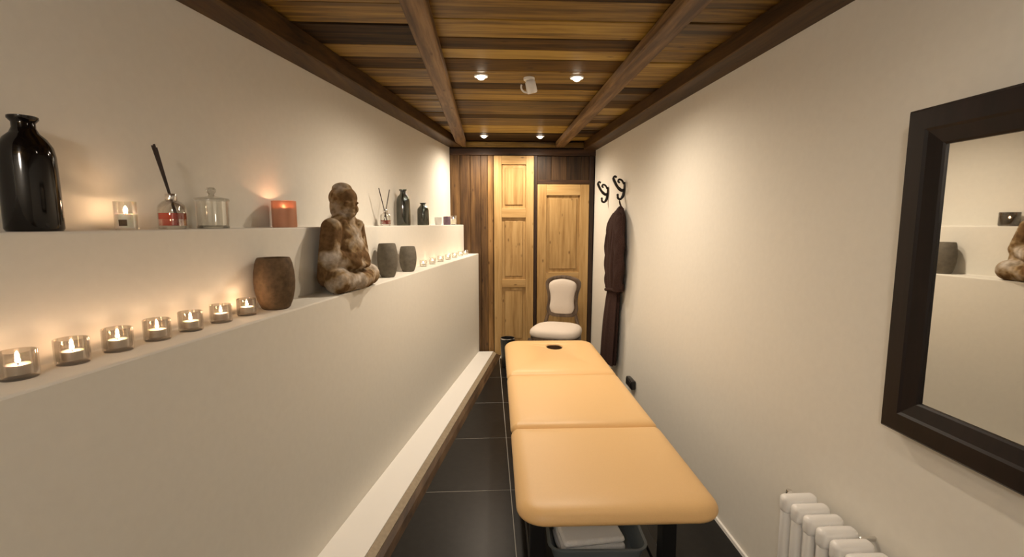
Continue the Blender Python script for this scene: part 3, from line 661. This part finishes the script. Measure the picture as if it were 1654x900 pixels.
# big black bottle and the two dark glass bottles
def bottle(loc, label, R, H, mat, group=None, lip=0.55):
    t = tag(empty('glass_bottle', loc), label, 'bottle', group)
    p = [(0, 0.0), (R * 0.93, 0.0), (R, H * 0.025), (R * 0.99, H * 0.40), (R * 0.965, H * 0.66), (R * 0.90, H * 0.74), (R * 0.72, H * 0.81), (R * 0.50, H * 0.855), (R * 0.40, H * 0.90), (R * 0.40, H * 0.955)]
    obj('body', lathe(p + [(R * 0.34, H * 0.955), (R * 0.34, H * 0.88), (R * 0.84, H * 0.70), (R * 0.92, H * 0.40), (R * 0.90, H * 0.05), (0, H * 0.04)], 40), mat, t, smooth=True)
    obj('lip', lathe([(R * 0.40, H * 0.945), (R * lip, H * 0.975), (R * lip, H * 0.995), (R * lip * 0.94, H), (R * 0.34, H * 0.99), (R * 0.34, H * 0.945), (R * 0.40, H * 0.945)], 36), mat, t, smooth=True)
    return t
bottle(ledge(2, 1.235, 0.068), 'large black glass bottle at the near end of the upper ledge', 0.055, 0.276, 'black_glass', lip=0.52)
bottle(ledge(2, 3.67, 0.066), 'tall dark olive glass bottle on the upper ledge', 0.052, 0.272, 'olive_glass', 'dark glass bottles on the upper ledge')
bottle(ledge(2, 4.12, 0.066), 'short dark olive glass bottle beside the tall one', 0.050, 0.19, 'olive_glass', 'dark glass bottles on the upper ledge')

# candle in clear glass
t = tag(empty('jar_candle', ledge(2, 1.457, 0.055)), 'lit cream candle in clear glass between black bottle and reed diffuser', 'candle')
R, H = 0.0285, 0.082
obj('glass', lathe([(0, 0), (R * 0.95, 0), (R, 0.003), (R, H), (R * 0.96, H + 0.001), (R * 0.93, H), (R * 0.93, 0.006), (0, 0.006)], 32), 'clear_glass', t, smooth=True)
obj('wax', lathe([(0, 0.0065), (R * 0.92, 0.0065), (R * 0.92, 0.047), (R * 0.8, 0.0455), (0, 0.045)], 28), 'wax', t, smooth=True)
bm = bmesh.new(); arc = [-1.25 - 0.35 + 0.7 * i / 8 for i in range(9)]
vs = [[bm.verts.new((math.cos(a) * (R + 0.0006), math.sin(a) * (R + 0.0006), z)) for a in arc] for z in (0.012, 0.030)]
for i in range(8): bm.faces.new((vs[0][i], vs[0][i + 1], vs[1][i + 1], vs[1][i]))
obj('paper_label', bm, 'label_dark', t, smooth=True)
flame_bits(t, 0.0445, 1.25, 1.6)

# reed diffusers
def diffuser(loc, label, R, H, reeds, fill, square=0.0):
    t = tag(empty('reed_diffuser', loc), label, 'diffuser', 'red reed diffusers')
    p = [(0, 0), (R * 0.96, 0), (R, 0.004), (R, H * 0.55), (R * 0.93, H * 0.66), (R * 0.70, H * 0.76), (R * 0.42, H * 0.82), (R * 0.38, H * 0.90), (R * 0.34, H * 0.90), (R * 0.34, H * 0.80), (R * 0.66, H * 0.73), (R * 0.90, H * 0.60), (R * 0.94, H * 0.10), (0, H * 0.08)]
    obj('glass', lathe(p, 36, square=square), 'clear_glass', t, smooth=True)
    obj('liquid', lathe([(0, H * 0.085), (R * 0.925, H * 0.105), (R * 0.925, H * fill), (0, H * fill)], 36, square=square), 'red_liquid', t, smooth=True)
    obj('collar', lathe([(R * 0.44, H * 0.82), (R * 0.46, H * 0.83), (R * 0.46, H * 0.985), (R * 0.42, H), (R * 0.30, H), (R * 0.30, H * 0.92), (R * 0.40, H * 0.91), (R * 0.44, H * 0.82)], 28), 'chrome', t, smooth=True)
    for a, b_ in reeds: obj('reed', tube([a, b_], 0.0032, 8), 'reed', t, smooth=True)
    return t
LDx, LDy = LD.x, LD.y
def along(d, n=0.0): return (LD.x * d + LN.x * n, LD.y * d + LN.y * n)
def reed(d0, n0, z0, d1, n1, z1): return ((*along(d0, n0), z0), (*along(d1, n1), z1))
diffuser(ledge(2, 1.622, 0.060), 'larger reed diffuser with red liquid and black sticks leaning left', 0.036, 0.115,
         [reed(0.024, 0.004, 0.012, -0.050, -0.004, 0.262), reed(0.027, -0.004, 0.012, -0.044, 0.004, 0.256), reed(0.021, 0.0, 0.012, -0.047, 0.0, 0.266)], 0.46, square=3.5)
diffuser(ledge(2, 3.32, 0.060), 'small reed diffuser with red liquid and two crossed sticks', 0.036, 0.112,
         [reed(0.028, 0.004, 0.012, -0.085, -0.004, 0.250), reed(-0.028, -0.003, 0.012, 0.070, 0.006, 0.250)], 0.34)

# lidded glass jar
t = tag(empty('glass_jar', ledge(2, 1.80, 0.066)), 'clear glass jar with knobbed lid on the upper ledge', 'jar')
R, H = 0.053, 0.098
obj('jar', lathe([(0, 0), (R * 0.96, 0), (R, 0.006), (R, H), (R * 0.93, H), (R * 0.93, 0.012), (0, 0.012)], 40), 'clear_glass', t, smooth=True)
obj('base', lathe([(0, 0.001), (R * 0.95, 0.001), (R * 0.985, 0.006), (R * 0.9, 0.0115), (0, 0.0115)], 40), 'thick_glass', t, smooth=True)
ld = obj('lid', lathe([(0, H + 0.001), (R * 1.06, H + 0.001), (R * 1.08, H + 0.006), (R * 1.03, H + 0.011), (R * 0.5, H + 0.016), (R * 0.22, H + 0.020), (0, H + 0.020)], 40), 'thick_glass', t, smooth=True)
obj('knob', lathe([(0, H + 0.020), (R * 0.20, H + 0.020), (R * 0.17, H + 0.026), (R * 0.30, H + 0.036), (R * 0.32, H + 0.043), (R * 0.22, H + 0.050), (0, H + 0.052)], 28), 'thick_glass', ld, smooth=True)

# orange candle
t = tag(empty('jar_candle', ledge(2, 2.22, 0.066)), 'lit orange glass candle left of the statue on the upper ledge', 'candle')
R, H = 0.052, 0.118
obj('glass', lathe([(0, 0), (R * 0.95, 0), (R, 0.005), (R, H), (R * 0.96, H + 0.0015), (R * 0.92, H), (R * 0.92, 0.008), (0, 0.008)], 40), 'orange_glass', t, smooth=True)
obj('wax', lathe([(0, 0.0085), (R * 0.91, 0.0085), (R * 0.91, 0.086), (R * 0.8, 0.084), (0, 0.083)], 32), 'wax_orange', t, smooth=True)
flame_bits(t, 0.082, 1.1, 1.8)

# smoky jar behind the statue (seen in the mirror)
t = tag(empty('jar_candle', ledge(2, 2.78, 0.066)), 'squat smoky glass candle behind the statue, seen in the mirror', 'candle')
R, H = 0.050, 0.085
obj('glass', lathe([(0, 0), (R * 0.90, 0), (R, 0.008), (R, H), (R * 0.95, H + 0.001), (R * 0.92, H), (R * 0.92, 0.008), (0, 0.008)], 36), 'smoky_glass', t, smooth=True)
obj('wax', lathe([(0, 0.0085), (R * 0.91, 0.0085), (R * 0.91, 0.045), (0, 0.043)], 32), 'wax', t, smooth=True)
flame_bits(t, 0.0425, 1.0, 0.4)
# little things at the far end of the upper ledge
t = tag(empty('ceramic_cup', ledge(2, 4.53, 0.06)), 'small white ceramic cup on the upper ledge past the bottles', 'cup')
R, H = 0.036, 0.072
obj('cup', lathe([(0, 0), (R * 0.75, 0), (R * 0.85, 0.008), (R, H * 0.6), (R, H), (R * 0.93, H), (R * 0.9, H * 0.5), (R * 0.7, 0.012), (0, 0.010)], 32), 'white_ceramic', t, smooth=True)
t = tag(empty('jar_candle', ledge(2, 4.82, 0.06)), 'small purple candle near the end of the upper ledge', 'candle')
R, H = 0.036, 0.085
obj('wax', lathe([(0, 0), (R * 0.96, 0), (R, 0.004), (R, H * 0.92), (R * 0.9, H), (R * 0.4, H * 0.95), (0, H * 0.94)], 32), 'purple_wax', t, smooth=True)
obj('wick', tube([(0, 0, H * 0.94), (0.001, 0, H * 1.08)], 0.0015, 6), 'wick', t)
t = tag(empty('jar_candle', ledge(2, 5.06, 0.06)), 'small cream candle in glass, last thing on the upper ledge', 'candle')
R, H = 0.034, 0.095
obj('glass', lathe([(0, 0), (R * 0.95, 0), (R, 0.004), (R, H), (R * 0.94, H), (R * 0.93, 0.007), (0, 0.007)], 32), 'clear_glass', t, smooth=True)
obj('wax', lathe([(0, 0.0075), (R * 0.92, 0.0075), (R * 0.92, 0.062), (0, 0.060)], 28), 'wax', t, smooth=True)
flame_bits(t, 0.0595, 1.0, 0.6)

# ------------------------------------------------------------------ seated statue
bm = bmesh.new()
def cap(a, b_, ra, rb, n=7, sx=1.0):
    a, b_ = Vector(a), Vector(b_)
    for i in range(n):
        q = i / (n - 1); r_ = ra + (rb - ra) * q; add_ell(bm, a.lerp(b_, q), (r_ * sx, r_, r_), 14, 10)
add_ell(bm, (-0.005, 0, 0.060), (0.080, 0.165, 0.058))            # lap and folded robe
add_ell(bm, (-0.012, 0, 0.14), (0.078, 0.140, 0.095))
add_ell(bm, (-0.014, 0, 0.25), (0.066, 0.135, 0.115))
add_ell(bm, (-0.014, 0, 0.318), (0.058, 0.132, 0.052))
add_ell(bm, (0.012, 0, 0.27), (0.052, 0.10, 0.075)); add_ell(bm, (-0.012, 0, 0.338), (0.056, 0.105, 0.055))
add_ell(bm, (0.045, 0, 0.165), (0.050, 0.115, 0.05)); add_ell(bm, (0.025, 0, 0.215), (0.056, 0.115, 0.07))
for s in (-1, 1):
    cap((-0.015, s * 0.09, 0.075), (0.030, s * 0.172, 0.060), 0.070, 0.060)
    cap((0.030, s * 0.172, 0.054), (0.078, -s * 0.03, 0.048), 0.054, 0.042, 9)
    cap((-0.014, s * 0.122, 0.312), (-0.012, s * 0.158, 0.185), 0.050, 0.050)
    cap((-0.010, s * 0.158, 0.180), (0.066, s * 0.050, 0.140), 0.047, 0.034)
    add_ell(bm, (0.076, s * 0.026, 0.126), (0.030, 0.044, 0.019))
    cap((-0.02, s * 0.150, 0.16), (-0.02, s * 0.155, 0.08), 0.050, 0.055)     # hanging sleeve
cap((-0.018, 0, 0.325), (-0.014, 0, 0.385), 0.056, 0.049)
n_body = len(bm.verts)
for s in (-1, 1):
    add_ell(bm, (-0.010, s * 0.069, 0.416), (0.016, 0.010, 0.044))            # long ears
    add_ell(bm, (0.050, s * 0.027, 0.437), (0.012, 0.017, 0.007))             # eyelids
    add_ell(bm, (0.040, s * 0.028, 0.406), (0.018, 0.020, 0.022))             # cheeks
add_ell(bm, (0.006, 0, 0.424), (0.055, 0.057, 0.066))
add_ell(bm, (-0.012, 0, 0.462), (0.070, 0.070, 0.060))
add_ell(bm, (-0.018, 0, 0.508), (0.050, 0.048, 0.031))
cap((0.056, 0, 0.450), (0.063, 0, 0.419), 0.006, 0.010, 6)
add_ell(bm, (0.053, 0, 0.397), (0.010, 0.018, 0.006)); add_ell(bm, (0.044, 0, 0.377), (0.017, 0.022, 0.014))
bm.verts.ensure_lookup_table(); turn = Matrix.Rotation(math.radians(-24), 3, 'Z')      # the head turns a little towards the near end
for v in bm.verts[n_body:]:
    d = turn @ (v.co - Vector((-0.01, 0, 0))); v.co = d + Vector((-0.01, 0, 0))
cap((0.046, 0.06, 0.335), (0.060, -0.09, 0.18), 0.017, 0.015, 14)     # edges of the draped robe
cap((0.036, 0.10, 0.325), (0.064, 0.05, 0.20), 0.014, 0.012, 10)
cap((0.030, -0.07, 0.335), (0.062, 0.0, 0.22), 0.013, 0.011, 10)
for v in bm.verts: v.co.z = max(v.co.z, 0.0)
pos = ledge(1, 2.45, 0.064)
st = obj('seated_statue', bm, 'stone', None, smooth=False, loc=pos)
rm = st.modifiers.new('fuse', 'REMESH'); rm.mode = 'VOXEL'; rm.voxel_size = 0.0045; rm.use_smooth_shade = True
smo = st.modifiers.new('wear', 'SMOOTH'); smo.factor = 0.5; smo.iterations = 4
baked(st, 'stone')
for v in st.data.vertices:
    if v.co.z < 0.004: v.co.z = 0.0
for p in st.data.polygons: p.use_smooth = True
st.rotation_euler = (0, 0, math.atan2(LN.y, LN.x))
tag(st, 'weathered brown and cream stone figure of a seated meditating person on the lower ledge', 'statue')
